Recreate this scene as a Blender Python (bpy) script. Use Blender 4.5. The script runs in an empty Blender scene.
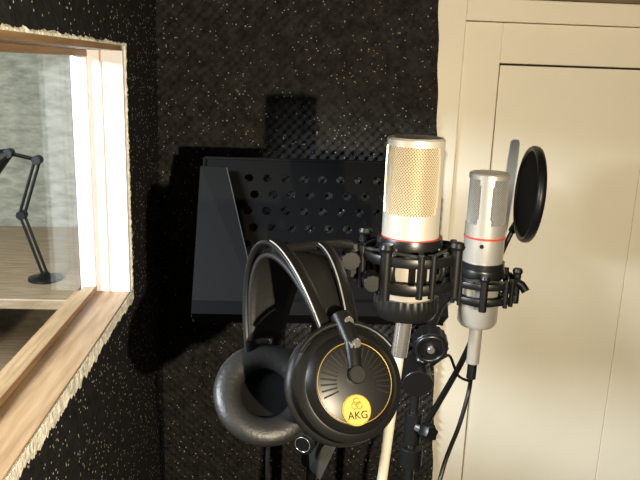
import bpy, math, random
from mathutils import Matrix, Vector
random.seed(4)
pi=math.pi
scn=bpy.context.scene
try:
    scn.view_settings.view_transform='Standard'
    scn.view_settings.look='None'
except Exception: pass

# ---------------------------------------------------------------- materials
def mat(name, col, rough=.5, metal=0., bump=0., bscale=200., var=0., vscale=30., coat=0., spec=None):
    m=bpy.data.materials.new(name); m.use_nodes=True
    nt=m.node_tree; b=nt.nodes['Principled BSDF']
    b.inputs['Base Color'].default_value=(*col,1); b.inputs['Roughness'].default_value=rough
    b.inputs['Metallic'].default_value=metal
    if spec is not None: b.inputs['Specular IOR Level'].default_value=spec
    if coat: b.inputs['Coat Weight'].default_value=coat
    tc=nt.nodes.new('ShaderNodeTexCoord')
    n=nt.nodes.new('ShaderNodeTexNoise'); n.inputs['Scale'].default_value=vscale; n.inputs['Detail'].default_value=5
    nt.links.new(tc.outputs['Object'],n.inputs['Vector'])
    r=nt.nodes.new('ShaderNodeValToRGB')
    k=var
    r.color_ramp.elements[0].position=.3; r.color_ramp.elements[1].position=.7
    r.color_ramp.elements[0].color=(*[c*(1-k) for c in col],1)
    r.color_ramp.elements[1].color=(*[min(1,c*(1+k)) for c in col],1)
    nt.links.new(n.outputs['Fac'],r.inputs['Fac']); nt.links.new(r.outputs['Color'],b.inputs['Base Color'])
    if bump:
        n2=nt.nodes.new('ShaderNodeTexNoise'); n2.inputs['Scale'].default_value=bscale; n2.inputs['Detail'].default_value=3
        nt.links.new(tc.outputs['Object'],n2.inputs['Vector'])
        bp=nt.nodes.new('ShaderNodeBump'); bp.inputs['Strength'].default_value=bump; bp.inputs['Distance'].default_value=.003
        nt.links.new(n2.outputs['Fac'],bp.inputs['Height']); nt.links.new(bp.outputs['Normal'],b.inputs['Normal'])
    return m

def carpet(name, base, speck, thr, sscale=260):
    m=mat(name,base,.95,0,bump=1.,bscale=180,var=.5,vscale=60,spec=.2)
    nt=m.node_tree; b=nt.nodes['Principled BSDF']
    ramp=[n for n in nt.nodes if n.type=='VALTORGB'][0]
    tc=[n for n in nt.nodes if n.type=='TEX_COORD'][0]
    v=nt.nodes.new('ShaderNodeTexVoronoi'); v.inputs['Scale'].default_value=sscale
    nt.links.new(tc.outputs['Object'],v.inputs['Vector'])
    sep=nt.nodes.new('ShaderNodeSeparateColor'); nt.links.new(v.outputs['Color'],sep.inputs['Color'])
    g=nt.nodes.new('ShaderNodeMath'); g.operation='GREATER_THAN'; g.inputs[1].default_value=thr
    nt.links.new(sep.outputs[0],g.inputs[0])
    l=nt.nodes.new('ShaderNodeMath'); l.operation='LESS_THAN'; l.inputs[1].default_value=.42
    nt.links.new(v.outputs['Distance'],l.inputs[0])
    mu=nt.nodes.new('ShaderNodeMath'); mu.operation='MULTIPLY'
    nt.links.new(g.outputs[0],mu.inputs[0]); nt.links.new(l.outputs[0],mu.inputs[1])
    mx=nt.nodes.new('ShaderNodeMix'); mx.data_type='RGBA'
    nt.links.new(mu.outputs[0],mx.inputs[0]); nt.links.new(ramp.outputs['Color'],mx.inputs[6]); mx.inputs[7].default_value=(*speck,1)
    nt.links.new(mx.outputs[2],b.inputs['Base Color'])
    return m

def woodmat(name,c1,c2,scale=18,axis='Y',rough=.55):
    m=bpy.data.materials.new(name); m.use_nodes=True; nt=m.node_tree; b=nt.nodes['Principled BSDF']
    b.inputs['Roughness'].default_value=rough
    tc=nt.nodes.new('ShaderNodeTexCoord'); mp=nt.nodes.new('ShaderNodeMapping')
    s=[6,6,6]; s['XYZ'.index(axis)]=.6; mp.inputs['Scale'].default_value=s
    n=nt.nodes.new('ShaderNodeTexNoise'); n.inputs['Scale'].default_value=scale; n.inputs['Detail'].default_value=6
    r=nt.nodes.new('ShaderNodeValToRGB'); r.color_ramp.elements[0].position=.35; r.color_ramp.elements[1].position=.65
    r.color_ramp.elements[0].color=(*c1,1); r.color_ramp.elements[1].color=(*c2,1)
    nt.links.new(tc.outputs['Object'],mp.inputs['Vector']); nt.links.new(mp.outputs[0],n.inputs['Vector'])
    nt.links.new(n.outputs['Fac'],r.inputs['Fac']); nt.links.new(r.outputs['Color'],b.inputs['Base Color'])
    return m

M_carpet=carpet('black_carpet',(.013,.0125,.014),(.50,.46,.40),.935,240)
M_foam=carpet('acoustic_foam',(.027,.025,.0235),(.45,.40,.33),.965,280)
M_cream=mat('cream_paint',(.90,.84,.70),.5,bump=.08,bscale=60,var=.03,vscale=5)
M_cream2=mat('cream_casing_paint',(.90,.83,.69),.5,bump=.08,bscale=60,var=.03,vscale=5)
M_brown=mat('brown_plaster',(.20,.14,.08),.8,var=.1)
M_gap=mat('painted_gap_shade',(.02,.015,.01),.9)  # shade of the door gap, put into the colour of the backing sheet
M_champ=mat('champagne_metal',(.70,.65,.57),.38,.5,var=.02)
M_silver=mat('silver_metal',(.52,.49,.43),.36,.5,var=.02)
M_gold=mat('gold_mesh',(.80,.70,.52),.4,.5)
M_steelmesh=mat('steel_mesh',(.50,.49,.45),.4,.5)
M_caps=mat('brass_gauze',(.30,.24,.14),.6)
M_gauze=mat('steel_gauze',(.13,.13,.12),.6)
M_red=mat('red_ring',(.75,.04,.02),.4)
M_blk=mat('black_plastic',(.006,.006,.006),.38,spec=.4)
M_blkm=mat('black_metal',(.008,.008,.008),.32,spec=.5)
M_matte=mat('black_powder_coat',(.0032,.0030,.0030),.75,bump=.1,bscale=500,spec=.10)
M_wing=mat('charcoal_panel',(.0050,.0050,.0050),.7,spec=.10)
M_rib=mat('vent_rib',(.014,.014,.014),.5)
M_leather=mat('black_leather',(.009,.0085,.008),.5,bump=.12,bscale=300,spec=.4)
M_pad=mat('pad_leather',(.012,.0115,.011),.45,bump=.15,bscale=260,spec=.45)
M_elastic=mat('grey_elastic',(.022,.022,.022),.8)
M_chrome=mat('chrome',(.82,.80,.76),.2,.9)
M_rod=mat('satin_rod',(.80,.75,.62),.35,.35)
M_goldp=mat('gold_paint',(.30,.19,.04),.4,.4)
M_yel=mat('yellow_emblem',(.55,.33,.055),.45)
M_cloth=mat('black_nylon',(.004,.004,.004),.9,bump=.3,bscale=800,spec=.1)
M_white=mat('rough_white_plaster',(.82,.76,.66),.85,bump=1.,bscale=160,var=.3,vscale=110)
M_jamb=mat('white_jamb_paint',(.88,.86,.90),.5,var=.03)
M_bead=mat('warm_bead_paint',(.60,.42,.30),.5,var=.03)
M_wood=woodmat('pine_wood',(.24,.145,.07),(.36,.235,.125))
M_desk=woodmat('desk_wood',(.25,.17,.09),(.38,.28,.17),axis='X')
M_floor=mat('grey_carpet_floor',(.05,.045,.04),.95,bump=1,bscale=150,var=.3)
M_ceil=mat('dark_ceiling',(.05,.042,.035),.9,var=.2)
def wavy():
    m=bpy.data.materials.new('rippled_plaster'); m.use_nodes=True; nt=m.node_tree; b=nt.nodes['Principled BSDF']
    b.inputs['Roughness'].default_value=.8
    tc=nt.nodes.new('ShaderNodeTexCoord'); mp=nt.nodes.new('ShaderNodeMapping'); mp.inputs['Scale'].default_value=(1,1,2.6)
    mp.inputs['Rotation'].default_value=(0,.35,0)
    w=nt.nodes.new('ShaderNodeTexNoise'); w.inputs['Scale'].default_value=22; w.inputs['Detail'].default_value=6; w.inputs['Roughness'].default_value=.65
    r=nt.nodes.new('ShaderNodeValToRGB'); r.color_ramp.elements[0].position=.35; r.color_ramp.elements[1].position=.65
    r.color_ramp.elements[0].color=(.17,.162,.115,1); r.color_ramp.elements[1].color=(.31,.295,.225,1)
    nt.links.new(tc.outputs['Object'],mp.inputs[0]); nt.links.new(mp.outputs[0],w.inputs['Vector']); nt.links.new(w.outputs['Fac'],r.inputs['Fac']); nt.links.new(r.outputs['Color'],b.inputs['Base Color'])
    return m
M_wavy=wavy()
def glassm():
    m=bpy.data.materials.new('window_glass'); m.use_nodes=True; nt=m.node_tree
    for n in list(nt.nodes):
        if n.type!='OUTPUT_MATERIAL': nt.nodes.remove(n)
    o=nt.nodes[0]; t=nt.nodes.new('ShaderNodeBsdfTransparent'); g=nt.nodes.new('ShaderNodeBsdfGlossy'); g.inputs['Roughness'].default_value=.02
    t.inputs['Color'].default_value=(.9,.95,.92,1)
    mx=nt.nodes.new('ShaderNodeMixShader'); mx.inputs[0].default_value=.06
    nt.links.new(t.outputs[0],mx.inputs[1]); nt.links.new(g.outputs[0],mx.inputs[2]); nt.links.new(mx.outputs[0],o.inputs['Surface'])
    return m
M_glass=glassm()

# ---------------------------------------------------------------- builders
def link(o,parent=None):
    scn.collection.objects.link(o)
    if parent is not None: o.parent=parent
    return o
def group(name):
    e=bpy.data.objects.new(name,None); e.empty_display_size=.05; return link(e)
def mesh(name,verts,faces,m,parent=None,smooth=False,M=None):
    if M is not None: verts=[M@Vector(v) for v in verts]
    me=bpy.data.meshes.new(name); me.from_pydata([tuple(v) for v in verts],[],faces); me.update()
    import bmesh
    bm=bmesh.new(); bm.from_mesh(me); bmesh.ops.recalc_face_normals(bm,faces=bm.faces); bm.to_mesh(me); bm.free()
    me.materials.append(m)
    if smooth:
        for p in me.polygons: p.use_smooth=True
    return link(bpy.data.objects.new(name,me),parent)
def add_mod(o,t,**k):
    md=o.modifiers.new(t.lower(),t)
    for a,b in k.items(): setattr(md,a,b)
    return md
def box(name,lo,hi,m,parent=None,bev=0,M=None):
    v=[(x,y,z) for x in (lo[0],hi[0]) for y in (lo[1],hi[1]) for z in (lo[2],hi[2])]
    f=[(0,1,3,2),(4,6,7,5),(0,4,5,1),(2,3,7,6),(0,2,6,4),(1,5,7,3)]
    o=mesh(name,v,f,m,parent,M=M)
    if bev: add_mod(o,'BEVEL',width=bev,segments=2)
    return o
def frame(origin,axis,up=(0,0,1)):
    z=Vector(axis).normalized(); u=Vector(up)
    if abs(z.dot(u.normalized()))>.98: u=Vector((0,1,0)) if abs(z.y)<.9 else Vector((1,0,0))
    y=(u-z*u.dot(z)).normalized(); x=y.cross(z)
    R=Matrix((x,y,z)).transposed().to_4x4()
    return Matrix.Translation(Vector(origin))@R
def lathe(name,prof,m,parent=None,M=None,seg=48,smooth=True,ridge=None,edge=True):
    v=[];f=[]; n=len(prof)
    for i in range(seg):
        a=2*pi*i/seg
        for j,(r,z) in enumerate(prof):
            rr=r
            if ridge and r>ridge[0]: rr=r*(1-ridge[1]*(i%2))
            v.append((rr*math.cos(a),rr*math.sin(a),z))
    for i in range(seg):
        k=(i+1)%seg
        for j in range(n-1):
            f.append((i*n+j,k*n+j,k*n+j+1,i*n+j+1))
    o=mesh(name,v,f,m,parent,smooth,M)
    me=o.data
    import bmesh
    bm=bmesh.new(); bm.from_mesh(me); bmesh.ops.remove_doubles(bm,verts=bm.verts,dist=1e-6); bm.to_mesh(me); bm.free()
    if smooth and edge:
        add_mod(o,'EDGE_SPLIT',split_angle=math.radians(38))
    return o
def torus(name,R,r,m,parent=None,M=None,seg=56,rs=14,sz=1.):
    v=[];f=[]
    for i in range(seg):
        a=2*pi*i/seg
        for j in range(rs):
            b=2*pi*j/rs
            rr=R+r*math.cos(b); zz=r*sz*math.sin(b)
            v.append((rr*math.cos(a),rr*math.sin(a),zz))
    for i in range(seg):
        for j in range(rs):
            f.append((i*rs+j,((i+1)%seg)*rs+j,((i+1)%seg)*rs+(j+1)%rs,i*rs+(j+1)%rs))
    return mesh(name,v,f,m,parent,True,M)
def catmull(P,n=8):
    P=[Vector(p) for p in P]; Q=[P[0]*2-P[1]]+P+[P[-1]*2-P[-2]]; out=[]
    for i in range(1,len(Q)-2):
        for k in range(n):
            t=k/n; a,b,c,d=Q[i-1],Q[i],Q[i+1],Q[i+2]
            out.append(.5*((2*b)+(c-a)*t+(2*a-5*b+4*c-d)*t*t+(3*b-a-3*c+d)*t**3))
    out.append(P[-1]); return out
def tube(name,pts,r,m,parent=None,seg=12,smoothpath=False,flat=None,up=None):
    P=[Vector(p) for p in pts]
    if smoothpath: P=catmull(P)
    n=len(P); rs=r if isinstance(r,(list,tuple)) else [r]*n
    if len(rs)!=n: rs=[rs[0]+(rs[-1]-rs[0])*i/(n-1) for i in range(n)]
    v=[];f=[]; t0=(P[1]-P[0]).normalized()
    x=t0.orthogonal().normalized() if up is None else Vector(up)
    for i,p in enumerate(P):
        t=(P[min(i+1,n-1)]-P[max(i-1,0)]).normalized()
        x=(x-t*x.dot(t)).normalized(); y=t.cross(x)
        for j in range(seg):
            a=2*pi*j/seg
            v.append(p+rs[i]*(math.cos(a)*x+math.sin(a)*y*(flat or 1)))
    for i in range(n-1):
        for j in range(seg):
            f.append((i*seg+j,i*seg+(j+1)%seg,(i+1)*seg+(j+1)%seg,(i+1)*seg+j))
    f.append(tuple(range(seg))[::-1]); f.append(tuple((n-1)*seg+j for j in range(seg)))
    o=mesh(name,v,f,m,parent,True)
    add_mod(o,'EDGE_SPLIT',split_angle=math.radians(50))
    return o
def ccyl(name,p0,p1,r,m,parent=None,seg=32,bev=.0008,ridge=None):
    p0=Vector(p0);p1=Vector(p1);h=(p1-p0).length
    prof=[(0,0),(r-bev,0),(r,bev),(r,h-bev),(r-bev,h),(0,h)]
    return lathe(name,prof,m,parent,frame(p0,p1-p0),seg,True,ridge)

# ---------------------------------------------------------------- room
XL=-.247; YB=1.426
WY0,WY1,WZ0,WZ1=.42,1.135,1.468,1.877   # window opening
g=group('wall_left')
T=.078
box('panel_below',(XL-T,-1.3,0),(XL,1.50,WZ0),M_carpet,g)
box('panel_above',(XL-T,-1.3,WZ1),(XL,1.50,2.25),M_carpet,g)
box('panel_near',(XL-T,-1.3,WZ0),(XL,WY0,WZ1),M_carpet,g)
box('panel_far',(XL-T,WY1,WZ0),(XL,1.50,WZ1),M_carpet,g)
g=group('wall_back')
box('backing',(XL,1.475,0),(1.4,1.53,2.25),M_brown,g)
pitch=.0165; st=.0028; x0,z0,z1=XL,.9,2.25
def edge(z): return .302+.061*(2.0-z)+.0012*math.sin(z*60)
nx=int((.34-x0)/st); nz=int((z1-z0)/st); v=[];f=[]
for i in range(nx+1):
    for k in range(nz+1):
        z=z0+(z1-z0)*k/nz; x=x0+(edge(z)-x0)*i/nx
        h=.0026*(math.cos(2*pi*(x+z)/pitch/1.2)+math.cos(2*pi*(x-z)/pitch/1.2))
        v.append((x,YB-h if i<nx else 1.4355,z))
for i in range(nx):
    for k in range(nz):
        a=i*(nz+1)+k; f.append((a,a+nz+1,a+nz+2,a+1))
mesh('foam_surface',v,f,M_foam,g,True)
box('foam_lower',(x0,YB,0),(.365,1.4355,.9),M_foam,g)
box('wall_right',(1.4,-1.3,0),(1.45,1.53,2.25),M_carpet)
box('wall_front',(XL-T,-1.35,0),(1.45,-1.3,2.25),M_carpet)
box('floor',(-2.6,-1.35,-.05),(1.45,2.7,0),M_floor)
box('ceiling',(-2.6,-1.35,2.25),(1.45,2.7,2.3),M_ceil)

# door and its casing
g=group('trim_1')
def casing(pfx,xa,xb,zt,ya,zb2):
    box(pfx+'_side',(xa,ya,0),(xb,1.474,zt),M_cream2,g,.002)
    box(pfx+'_head',(xb,ya,zb2),(1.30,1.474,zt),M_cream2,g,.002)
casing('outer',.285,.3605,1.995,1.436,1.952)
casing('inner',.3620,.4385,1.9505,1.444,1.872)
g=group('door_1')
box('rebate',(.4386,1.466,0),(1.2,1.474,1.8715),M_gap,g)
box('leaf_stile',(.4415,1.449,.01),(.7640,1.4655,1.868),M_cream,g,.0012)
box('leaf_panel',(.7652,1.4495,.01),(1.18,1.4655,1.868),M_cream,g,.0012)

# window
g=group('window_1')
xo=XL-T; xg=XL-.060
box('jamb_far',(xo,WY1-.014,WZ0),(XL+.001,WY1,WZ1),M_jamb,g,.001)
box('jamb_bead',(xg+.026,WY1-.0165,WZ0+.012),(xg+.029,WY1-.0141,WZ1-.012),M_bead,g,.0008)
box('jamb_near',(xo,WY0,WZ0),(XL+.001,WY0+.014,WZ1),M_jamb,g,.001)
box('sill',(xo-.01,WY0,WZ0),(XL+.002,WY1-.0145,WZ0+.012),M_wood,g,.001)
box('head_lining',(xo-.01,WY0,WZ1-.012),(XL+.001,WY1-.0145,WZ1),M_wood,g,.001)
fw=.010
box('sash_bottom',(xg-.012,WY0+.014,WZ0+.012),(xg+.008,WY1-.015,WZ0+.012+fw),M_wood,g,.001)
box('sash_top',(xg-.012,WY0+.014,WZ1-.012-fw),(xg+.008,WY1-.015,WZ1-.012),M_wood,g,.001)
box('sash_far',(xg-.012,WY1-.024,WZ0+.022),(xg+.008,WY1-.0145,WZ1-.022),M_jamb,g,.001)
box('sash_near',(xg-.012,WY0+.015,WZ0+.022),(xg+.008,WY0+.035,WZ1-.022),M_wood,g,.001)
box('glass_pane',(xg-.003,WY0+.035,WZ0+.022),(xg+.001,WY1-.024,WZ1-.022),M_glass,g)
def jag(name,a,b,inner,width,jit):
    n=int(math.hypot(b[0]-a[0],b[1]-a[1])/.003); v=[];f=[]; w=width
    for i in range(n+1):
        t=i/n; y=a[0]+(b[0]-a[0])*t; z=a[1]+(b[1]-a[1])*t
        w+= (width-w)*.35+random.uniform(-jit,jit); w=max(.002,w)
        x=XL+.0040+random.uniform(-.0006,.0006)
        v+=[(x,y,z),(x+random.uniform(-.001,.001),y+inner[0]*w*.5,z+inner[1]*w*.5),(XL+.0005,y+inner[0]*w,z+inner[1]*w),(XL-.002,y,z)]
    for i in range(n):
        k=i*4
        f+=[(k,k+4,k+5,k+1),(k+1,k+5,k+6,k+2),(k,k+3,k+7,k+4)]
    mesh(name,v,f,M_white,g)
jag('torn_edge_bottom',(WY0,WZ0+.010),(WY1+.003,WZ0+.010),(0,-1),.023,.0045)
jag('torn_edge_far',(WY1-.003,WZ0),(WY1-.003,WZ1),(1,0),.006,.0025)
jag('torn_edge_top',(WY0,WZ1-.004),(WY1,WZ1-.004),(0,1),.004,.0018)

# control room behind the glass
g=group('wall_control_room')
box('far',(-2.6,2.3,0),(XL-T,2.35,2.25),M_wavy,g)
box('side',(-2.6,-1.3,0),(-2.55,2.35,2.25),M_jamb,g)
box('near',(-2.6,-1.35,0),(XL-T,-1.3,2.25),M_jamb,g)
box('partition',(XL-T-.001,1.5,0),(XL-T+.02,2.3,2.25),M_wavy,g)
g=group('desk')
box('top',(-1.6,1.55,1.29),(-.48,2.28,1.315),M_desk,g,.003)
box('side_panel',(-.53,1.60,0),(-.505,2.26,1.289),M_desk,g)
box('side_panel_far',(-1.58,1.60,0),(-1.555,2.26,1.289),M_desk,g)
box('shelf',(-1.55,1.62,.95),(-.535,2.26,.97),M_desk,g)
g=group('desk_lamp')
base=(-.58,1.70,1.316)
lathe('base',[(0,0),(.04,0),(.04,.006),(.015,.012),(.008,.02),(0,.02)],M_blk,g,Matrix.Translation(base))
p=[(-.58,1.70,1.33),(-.626,1.70,1.479),(-.581,1.70,1.614),(-.639,1.68,1.631)]
for i in range(3):
    for dx in (-.006,.006):
        tube('arm_%d%s'%(i,'a' if dx<0 else 'b'),[Vector(p[i])+Vector((dx,0,0)),Vector(p[i+1])+Vector((dx,0,0))],.0035,M_blk,g)
    ccyl('joint_%d'%i,Vector(p[i+1])-Vector((0,.012,0)),Vector(p[i+1])+Vector((0,.012,0)),.011,M_blk,g)
lathe('shade',[(.012,0),(.02,.02),(.045,.08),(.043,.08),(.017,.02)],M_blk,g,frame(p[3],(-.6,0,-.35)))

# ---------------------------------------------------------------- microphones
def mic(name,x,y,ztop,H,r,winang,half,wz0,wz1,redz,body,meshm,gauze,dot=None):
    g=group(name); Tm=Matrix.Translation((x,y,0))
    seg=90; zs=[redz,wz0]+[wz0+(wz1-wz0)*k/8 for k in range(1,8)]+[wz1,ztop-.004]
    v=[];f=[]
    for i in range(seg):
        a=2*pi*i/seg
        for z in zs: v.append((r*math.cos(a),r*math.sin(a),z))
    nz=len(zs)
    for i in range(seg):
        am=math.degrees(2*pi*(i+.5)/seg)
        for j in range(nz-1):
            zc=(zs[j]+zs[j+1])/2
            hole=False
            if wz0<zc<wz1:
                for w in (winang,winang+180):
                    d=abs((am-w+180)%360-180)
                    lim=half-(4 if (zc-wz0<(wz1-wz0)/8 or wz1-zc<(wz1-wz0)/8) else 0)
                    if d<lim: hole=True
            if not hole:
                k=(i+1)%seg; f.append((i*nz+j,k*nz+j,k*nz+j+1,i*nz+j+1))
    o=mesh('head_shell',v,f,body,g,True,Tm); add_mod(o,'SOLIDIFY',thickness=.0022,offset=-1 )
    add_mod(o,'EDGE_SPLIT',split_angle=math.radians(40))
    lathe('top_cap',[(r,ztop-.0045),(r,ztop-.002),(r-.002,ztop),(r-.0045,ztop),(r-.006,ztop-.0012),(0,ztop-.0008)],body,g,Tm,64)
    n=56; rows=int((wz1-wz0+.008)/.0016); rg=r-.0018; v=[];f=[]
    for j in range(rows+1):
        for i in range(n):
            a=2*pi*(i+.5*(j%2))/n; v.append((rg*math.cos(a),rg*math.sin(a),wz0-.004+(wz1-wz0+.008)*j/rows))
    for j in range(rows-1):
        for i in range(n):
            if j%2==0: f.append((j*n+i,(j+1)*n+i,(j+2)*n+i,(j+1)*n+(i-1)%n))
            else: f.append((j*n+i,(j+1)*n+(i+1)%n,(j+2)*n+i,(j+1)*n+i))
    o=mesh('grille',v,f,meshm,g,False,Tm); add_mod(o,'WIREFRAME',thickness=.00085,use_replace=True)
    lathe('inner_gauze',[(r-.004,wz0-.004),(r-.004,wz1+.003)],gauze,g,Tm,48)
    torus('red_ring',r-.0003,.0011,M_red,g,Tm@Matrix.Translation((0,0,redz)),64,8,1.3)
    zb=ztop-H
    prof=[(r-.0012,redz+.001),(r-.0012,redz-.0012),(r,redz-.002),(r,zb+.006),(r-.004,zb),(r-.006,zb),(.012,zb-.002),(0,zb-.002)]
    lathe('body',prof,body,g,Tm,64)
    if dot:
        a=math.radians(dot); c=Vector((x+r*math.cos(a),y+r*math.sin(a),redz-.010))
        n_=Vector((math.cos(a),math.sin(a),0)); ccyl('switch',c-n_*.001,c+n_*.001,.003,M_blk,g)
    return g
mic('studio_microphone',.131,.680,1.788,.178,.0285,-110,70,1.714,1.780,1.689,M_champ,M_gold,M_caps)
mic('studio_microphone',.291,.955,1.717,.224,.0285,-22,74,1.646,1.709,1.6265,M_silver,M_steelmesh,M_gauze,dot=-112)

def shock_mount(x,y,zc,gap,R,rin,rot=0):
    g=group('shock_mount'); Tm=Matrix.Translation((x,y,0))
    zu,zl=zc+gap/2,zc-gap/2
    for nm,z in (('ring_upper',zu),('ring_lower',zl)):
        lathe(nm,[(R-.004,z-.0045),(R,z-.0045),(R+.0014,z),(R,z+.0045),(R-.004,z+.0045),(R-.004,z-.0045)],M_blk,g,Tm,64)
    for nm,z in (('cradle_upper',zu+.010),('cradle_lower',zl-.006)):
        lathe(nm,[(rin,z-.0065),(rin+.003,z-.0065),(rin+.0045,z),(rin+.003,z+.0065),(rin,z+.0065),(rin,z-.0065)],M_blkm,g,Tm,64)
    for i in range(4):
        a=math.radians(rot+90*i+45)
        c,s=math.cos(a),math.sin(a)
        tube('post_%d'%i,[(x+R*c,y+R*s,zl-.012),(x+R*c,y+R*s,zu+.014)],.0055,M_blk,g)
        lathe('post_cap_%d'%i,[(0,0),(.0065,0),(.0075,.003),(.006,.007),(0,.008)],M_blk,g,Matrix.Translation((x+R*c,y+R*s,zu+.010)),20)
        tube('cradle_arm_%d'%i,[(x+(rin+.002)*c,y+(rin+.002)*s,zu+.008),(x+(rin+.009)*c,y+(rin+.009)*s,zc),(x+(rin+.002)*c,y+(rin+.002)*s,zl-.006)],.0036,M_blk,g,smoothpath=True)
        a0,a1=a-math.radians(38),a+math.radians(38)
        for zz in (zu+.006,zl-.004):
            pts=[(x+(R-.003)*math.cos(a0),y+(R-.003)*math.sin(a0),zz),(x+(rin+.008)*c,y+(rin+.008)*s,zz),(x+(R-.003)*math.cos(a1),y+(R-.003)*math.sin(a1),zz)]
            tube('elastic_%d_%d'%(i,int(zz*1000)),pts,.0017,M_elastic,g,8)
        for aa in (a0,a1):
            tube('hook_%d_%d'%(i,int(math.degrees(aa))),[(x+R*math.cos(aa),y+R*math.sin(aa),zl-.008),(x+R*math.cos(aa),y+R*math.sin(aa),zu+.009)],.0035,M_blk,g,8)
    return g
g1=shock_mount(.131,.680,1.660,.026,.051,.029,10)
T1=Matrix.Translation((.131,.680,0))
lathe('threaded_base',[(.0290,1.628),(.0325,1.628),(.0335,1.622),(.0335,1.612),(.030,1.606),(.012,1.604),(.012,1.600),(0,1.600)],M_blkm,g1,T1,72,ridge=(.030,.03))
box('bracket_plate',(.070,.672,1.645),(.082,.690,1.682),M_blk,g1,.002)
tube('hanger_arm',[(.078,.680,1.676),(.055,.668,1.682),(.010,.640,1.684),(-.004,.630,1.684)],.0055,M_blkm,g1,smoothpath=True)
ccyl('clamp_knob_a',(.070,.655,1.668),(.070,.671,1.668),.010,M_blk,g1,24,ridge=(.008,.08))
ccyl('clamp_knob_b',(.090,.640,1.650),(.090,.660,1.650),.009,M_blk,g1,24,ridge=(.007,.08))
g2=shock_mount(.291,.955,1.553,.022,.051,.029,35)
lathe('clamp_band',[(.029,1.572),(.0315,1.572),(.0315,1.590),(.029,1.590)],M_blkm,g2,Matrix.Translation((.291,.955,0)),64)
tube('mount_yoke',[(.245,.945,1.545),(.225,.925,1.525),(.210,.900,1.505),(.206,.885,1.497)],.007,M_blk,g2,smoothpath=True)
tube('side_lever',[(.335,.940,1.565),(.345,.935,1.560),(.350,.93,1.552)],.006,M_blk,g2)

# stands
def footing(g,x,y,m,r=.105):
    lathe('round_base',[(0,0),(r,0),(r,.010),(r-.006,.016),(.03,.024),(.016,.045),(0,.045)],m,g,Matrix.Translation((x,y,0)),64)
g=group('microphone_stand')
tube('thread_adapter',[(.131,.680,1.601),(.1275,.679,1.560)],.0085,M_chrome,g,24)
tube('upper_rod',[(.1275,.679,1.560),(.075,.655,.85)],.0055,M_rod,g,20)
tube('lower_tube',[(.075,.655,.86),(.05,.64,.03)],.010,M_blkm,g,20)
footing(g,.05,.64,M_blkm)
ccyl('clutch',(.0765,.656,.84),(.0735,.655,.90),.015,M_blk,g,24,ridge=(.012,.06))
g=group('microphone_stand')
tube('upper_rod',[(.190,.872,1.462),(.186,.866,1.0)],.0065,M_blkm,g,20)
tube('lower_tube',[(.186,.866,1.01),(.20,.868,.03)],.010,M_blkm,g,20)
footing(g,.20,.868,M_blkm)
ccyl('clutch',(.186,.866,.98),(.1865,.866,1.05),.015,M_blk,g,24,ridge=(.012,.06))
ccyl('swivel_wheel',(.204,.862,1.492),(.206,.884,1.497),.024,M_blk,g,36,ridge=(.02,.05))
torus('wheel_rim',.019,.003,M_blkm,g,frame((.2038,.861,1.492),(-.09,-1,-.22)),40,8)
ccyl('wheel_nut',(.2035,.856,1.491),(.204,.862,1.492),.005,M_chrome,g,20)
tube('swivel_neck',[(.206,.884,1.497),(.196,.876,1.470),(.190,.872,1.455)],.010,M_blk,g)
ccyl('swivel_body',(.186,.845,1.448),(.190,.890,1.455),.020,M_blk,g,32)
ccyl('collar',(.1885,.869,1.35),(.1895,.870,1.395),.012,M_blk,g,24)
ccyl('t_knob_stem',(.189,.868,1.375),(.204,.838,1.382),.005,M_chrome,g,16)
ccyl('t_knob',(.199,.846,1.380),(.208,.832,1.383),.012,M_blk,g,12,ridge=(.010,.25))

# pop filter
g=group('pop_filter')
pc=Vector((.457,1.250,1.637)); ax=Vector((-1,.115,.05))
Mp=frame(pc,ax)
torus('hoop',.084,.0055,M_blk,g,Mp,72,12,1.5)
for s in (-.004,.004):
    lathe('nylon_%s'%('front' if s<0 else 'back'),[(0,s*.6),(.045,s*.8),(.0825,s)],M_cloth,g,Mp,64)
ccyl('hoop_bracket',(.459,1.302,1.572),(.453,1.312,1.553),.008,M_blk,g,20)
neck=[(.454,1.310,1.556),(.440,1.305,1.525),(.415,1.27,1.49),(.37,1.17,1.45),(.30,1.04,1.40),(.22,.92,1.35),(.196,.876,1.33)]
tube('gooseneck',neck,.0048,M_blk,g,smoothpath=True)
ccyl('stand_clamp',(.189,.870,1.315),(.1893,.870,1.343),.016,M_blk,g,24)

# ---------------------------------------------------------------- music stand
g=group('music_stand')
A=Vector((-.125,1.157,1.700)); Bt=Vector((-.125,.998,1.474))
S=Vector((1,0,0)); Tn=(Bt-A).normalized(); Nn=S.cross(Tn).normalized()
if Nn.y>0: Nn=-Nn
L=(Bt-A).length; Wd=.375
def dk(s,t,n=0): return A+S*s+Tn*t+Nn*n
v=[];f=[]
cw,ch=.0300,.0290; c0,r0=.062,.020; nc,nr=10,5
def quad(s0,t0,s1,t1):
    k=len(v); v.extend([dk(s0,t0),dk(s1,t0),dk(s1,t1),dk(s0,t1)]); f.append((k,k+1,k+2,k+3))
def cell(s,t,hs):
    seg=16; k=len(v); cx,cy=s+cw/2+hs,t+ch/2; r=.0072
    for i in range(seg):
        a=2*pi*(i+.5)/seg; v.append(dk(cx+r*math.cos(a),cy+r*math.sin(a)))
    for i in range(seg):
        a=2*pi*(i+.5)/seg; c,s_=math.cos(a),math.sin(a); q=max(abs(c),abs(s_))
        v.append(dk(s+cw/2+c/q*cw/2,cy+s_/q*ch/2))
    for i in range(seg):
        j=(i+1)%seg; f.append((k+i,k+j,k+seg+j,k+seg+i))
    for (dx,dy,i) in ((1,1,1),(-1,1,5),(-1,-1,9),(1,-1,13)):
        kk=len(v); v.append(dk(s+cw/2+dx*cw/2,cy+dy*ch/2)); f.append((k+seg+i,k+seg+(i+1)%seg,kk)) 
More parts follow.
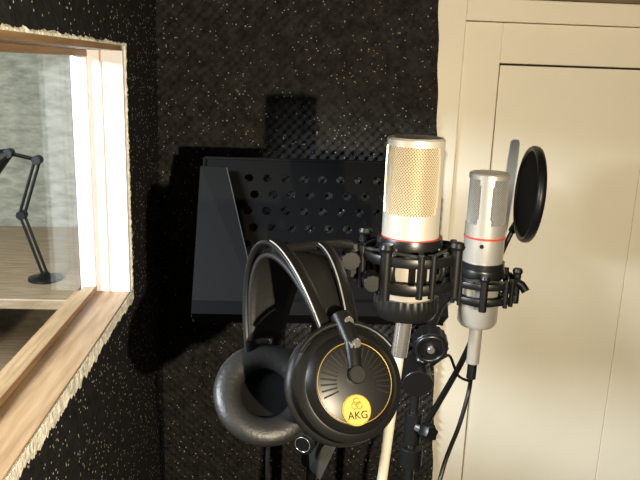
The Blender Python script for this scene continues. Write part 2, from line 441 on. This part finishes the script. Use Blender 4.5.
for r_ in range(nr):
    for c_ in range(nc):
        cell(c0+c_*cw,r0+r_*ch,.006 if r_%2 else -.004)
s1=c0+nc*cw; t1=r0+nr*ch
quad(0,0,c0,L); quad(s1,0,Wd,L); quad(c0,0,s1,r0); quad(c0,t1,s1,L)
o=mesh('perforated_desk',v,f,M_matte,g); add_mod(o,'SOLIDIFY',thickness=.0015,offset=0)
tube('rim_top',[dk(0,0),dk(Wd,0)],.003,M_matte,g); tube('rim_left',[dk(0,0),dk(0,L)],.003,M_matte,g); tube('rim_right',[dk(Wd,0),dk(Wd,L)],.003,M_matte,g)
def slab(name,pts,th,m):
    k=len(pts); vv=[Vector(p) for p in pts]+[Vector(p)+Nn*th for p in pts]
    ff=[tuple(range(k)),tuple(range(k,2*k))]+[(i,(i+1)%k,k+(i+1)%k,k+i) for i in range(k)]
    return mesh(name,vv,ff,m,g)
slab('ledge_bottom',[dk(0,L),dk(Wd,L),dk(Wd,L-.003),dk(0,L-.003)],.045,M_matte)
slab('ledge_lip',[dk(0,L,.045),dk(Wd,L,.045),dk(Wd,L-.02,.045),dk(0,L-.02,.045)],.002,M_matte)
slab('side_wing',[dk(-.005,.022,.012),dk(.038,.026,.016),dk(.100,L-.004,.030),dk(-.004,L-.004,.012)],.002,M_wing)
tube('wing_edge',[dk(.038,.026,.018),dk(.100,L-.004,.032)],.0010,M_elastic,g)
slab('tilt_plate',[dk(Wd/2-.03,L*.68,-.012),dk(Wd/2+.03,L*.68,-.012),dk(Wd/2+.03,L*.95,-.012),dk(Wd/2-.03,L*.95,-.012)],.010,M_blkm)
px,py=.0625,1.06
tube('upper_tube',[(px,py-.010,1.515),(px,py,1.48),(px,py,.80)],.009,M_blkm,g,20)
tube('lower_tube',[(px,py,.82),(px,py+.06,.03)],.013,M_blkm,g,20)
footing(g,px,py+.06,M_blkm)
ccyl('height_collar',(px,py,1.20),(px,py,1.27),.018,M_blk,g,24)
ccyl('tilt_knob',(.042,.965,1.29),(.050,.985,1.29),.018,M_blk,g,32,ridge=(.015,.05))
torus('tilt_knob_rim',.012,.0008,M_chrome,g,frame((.0415,.9635,1.29),(-.37,-.93,0)),32,8)
tube('knob_shaft',[(.050,.985,1.29),(.0605,1.05,1.29)],.005,M_chrome,g)
slabv=[(.055,.985,1.235),(.090,.985,1.305),(.105,.985,1.300),(.072,.985,1.215)]
mesh('clamp_plate',[Vector(p) for p in slabv]+[Vector(p)+Vector((0,.055,0)) for p in slabv],[(0,1,2,3),(4,5,6,7),(0,1,5,4),(1,2,6,5),(2,3,7,6),(3,0,4,7)],mat('grey_steel',(.12,.12,.12),.4,.5),g)

# ---------------------------------------------------------------- headphones
g=group('headphones')
near=Vector((.0590,.532,1.597)); far=Vector((-.0120,.644,1.528)); mid=(near+far)/2
U=(near-far).normalized(); V0=Vector((0,.044,.137)); V=(V0-U*V0.dot(U)).normalized(); W=U.cross(V)
Uc=(U+Vector((-.05,-.45,.22))).normalized(); Vc=(V-Uc*V.dot(Uc)).normalized(); Wc=Uc.cross(Vc)
Uf=(U*.22+Vector((.06,-.66,.68))).normalized()
for nm,c,fl in (('near',near,False),('far',far,True)):
    M=frame(c,Uc,Vc) if not fl else frame(c,-Uf,Vc)
    torus(nm+'_ear_pad',.0370 if not fl else .0380,.0138,M_pad,g,M@Matrix.Translation((0,0,-.014)),84,16,.7)
    lathe(nm+'_pad_baffle',[(0,-.008),(.030,-.010)],M_cloth,g,M,40)
    lathe(nm+'_housing',[(.026,-.012),(.0465,-.008),(.0482,-.002),(.0470,.004),(.042,.008),(.0405,.0085)],M_blk,g,M,64)
    lathe(nm+'_outer_plate',[(.0405,.0085),(.0395,.010),(.036,.0135),(.034,.0150),(.0335,.0140),(.030,.0150),(.018,.0170),(0,.0178)],M_blk,g,M,64)
    torus(nm+'_gold_ring',.0325,.0005,M_goldp,g,M@Matrix.Translation((0,0,.0148)),72,8,.8)
    for i in range(36):
        a=2*pi*i/36
        if math.sin(a)<-.45: continue
        p0=M@Vector((.017*math.cos(a),.017*math.sin(a),.0172)); p1=M@Vector((.030*math.cos(a),.030*math.sin(a),.0152))
        tube(nm+'_rib_%d'%i,[p0,p1],.0007,M_rib,g,6)
    e=Vector((-.002,-.0215,.0160))
    lathe(nm+'_emblem',[(0,.0022),(.0115,.0020),(.0125,.001),(.0125,-.002)],M_yel,g,M@Matrix.Translation(e),40)
    for i in range(3):
        a=2*pi*i/3+pi/2
        torus(nm+'_emblem_ring_%d'%i,.0026,.0004,M_goldp,g,M@Matrix.Translation(e+Vector((.0022*math.cos(a),.0022*math.sin(a)+.0045,.0022))),24,6,.6)
    fc=bpy.data.curves.new(nm+'_lettering','FONT'); fc.body='AKG'; fc.size=.0085; fc.extrude=.0003; fc.align_x='CENTER'
    fo=bpy.data.objects.new(nm+'_lettering',fc); fc.materials.append(M_blk)
    link(fo,g); fo.matrix_world=M@Matrix.Translation(e+Vector((0,-.0070,.0024)))
def arc(s,th,hgt=.139,half=.076):
    spread=.006+.021*max(0,math.sin(th))**1.1
    return mid+U*(half*math.cos(th))+V*(hgt*max(0,math.sin(th))**1.2)+W*(s*spread)
for s in (-1,1):
    nm='front' if s>0 else 'rear'
    pts=[arc(s,math.radians(d)) for d in range(22,160,3)]
    tube('headband_bow_'+nm,pts,.0070,M_blk,g,16,flat=.45,up=W)
    pts=[arc(s,math.radians(d),.1415,.078)+W*.0055 for d in range(24,78,3)]
    tube('bow_highlight_'+nm,pts,.0007,M_silver,g,8)  # thin silver line painting the highlight along the bow edge
v=[];f=[];rows=range(30,152,4)
for d in rows:
    a=math.radians(d)
    for k in range(7):
        q=(k/6-.5)*2
        v.append(mid+U*(.073*math.cos(a))+V*(.131*math.sin(a)**1.15-.003*q*q)+W*(q*(.012+.019*math.sin(a)**1.5)))
n=7
for i in range(len(rows)-1):
    for k in range(6): f.append((i*n+k,(i+1)*n+k,(i+1)*n+k+1,i*n+k+1))
o=mesh('leather_strap',v,f,M_leather,g,True); add_mod(o,'SOLIDIFY',thickness=.004)
for nm,c,sg,ua in (('near',near,1,Uc),('far',far,-1,Uf)):
    va=(V-ua*V.dot(ua)).normalized(); wa=ua.cross(va)
    top=mid+U*(sg*.074)+V*.050; out=c+ua*(sg*.016)
    low=out+va*.006
    tube(nm+'_slider',[top+V*.006,(top+low)/2+U*sg*.006+V*.004,low],[.0090,.0075,.0060],M_blk,g,16)
    tube(nm+'_slider_rod_a',[top+W*.005+U*sg*.006,(top+low)/2+W*.005+U*sg*.013],.0012,M_chrome,g,8)
    ccyl(nm+'_screw_top',top+U*sg*.004,top+U*sg*.013,.0045,M_chrome,g,20)
    mm=(top+low)/2+V*.003
    ccyl(nm+'_screw_mid',mm+U*sg*.006,mm+U*sg*.015,.0038,M_chrome,g,20)
    ccyl(nm+'_pivot',low-ua*sg*.002,low+ua*sg*.006,.0075,M_blk,g,24)
    pts=[]
    for d in range(35,146,10):
        a=math.radians(d); pts.append(c+ua*(sg*.004)+wa*(.0500*math.cos(a))+va*(.0500*math.sin(a)))
    tube(nm+'_yoke',pts,.0024,M_blk,g,10)
cb=far-Vc*.047
tube('lead',[cb,cb+Vector((0,0,-.03)),cb+Vector((.003,.01,-.10)),cb+Vector((.0,.02,-.4)),(-.08,.72,.01)],.002,M_blk,g,smoothpath=True)

# ---------------------------------------------------------------- cable
g=group('microphone_cable')
ccyl('connector_shell',(.291,.955,1.488),(.290,.953,1.432),.0095,M_silver,g,28)
ccyl('connector_boot',(.290,.953,1.433),(.289,.951,1.408),.007,M_blk,g,20)
tube('lead',[(.289,.951,1.412),(.287,.950,1.385),(.270,.925,1.345),(.240,.885,1.296),(.226,.86,1.22),(.23,.83,1.0),(.25,.76,.5),(.30,.72,.08),(.36,.70,.006),(.45,.70,.005)],.0032,M_blk,g,smoothpath=True)
tube('loop',[(.286,.948,1.405),(.262,.925,1.425),(.243,.905,1.462),(.230,.89,1.468),(.208,.872,1.462)],.002,M_blk,g,smoothpath=True)

# ---------------------------------------------------------------- lights
def light(name,typ,loc,power,col,size=.1,target=None,sy=None):
    l=bpy.data.lights.new(name,typ); l.energy=power; l.color=col
    if typ=='AREA':
        l.size=size
        if sy: l.shape='RECTANGLE'; l.size_y=sy
    else: l.shadow_soft_size=size
    o=bpy.data.objects.new(name,l); link(o); o.location=loc
    if target is not None:
        o.rotation_euler=(Vector(target)-Vector(loc)).to_track_quat('-Z','Y').to_euler()
    return o
light('work_lamp_light','POINT',(.265,-.20,1.778),74,(1,.86,.62),.008)
light('control_room_light','AREA',(-1.1,.25,2.18),140,(.88,.88,1),.5,(-.35,1.1,1.6))
w=bpy.data.worlds.new('world'); scn.world=w; w.use_nodes=True
w.node_tree.nodes['Background'].inputs[0].default_value=(.5,.42,.32,1); w.node_tree.nodes['Background'].inputs[1].default_value=.02

# ---------------------------------------------------------------- camera
cd=bpy.data.cameras.new('camera'); cam=bpy.data.objects.new('camera',cd); link(cam)
cd.sensor_width=36; cd.lens=36*700/640; cd.clip_start=.02
cam.location=(0,0,1.85)
R=Matrix.Rotation(math.radians(-3.4),3,'Z')@Matrix.Rotation(math.radians(90-13.8),3,'X')@Matrix.Rotation(0.035,3,'Z')
cam.rotation_euler=R.to_euler()
scn.camera=cam
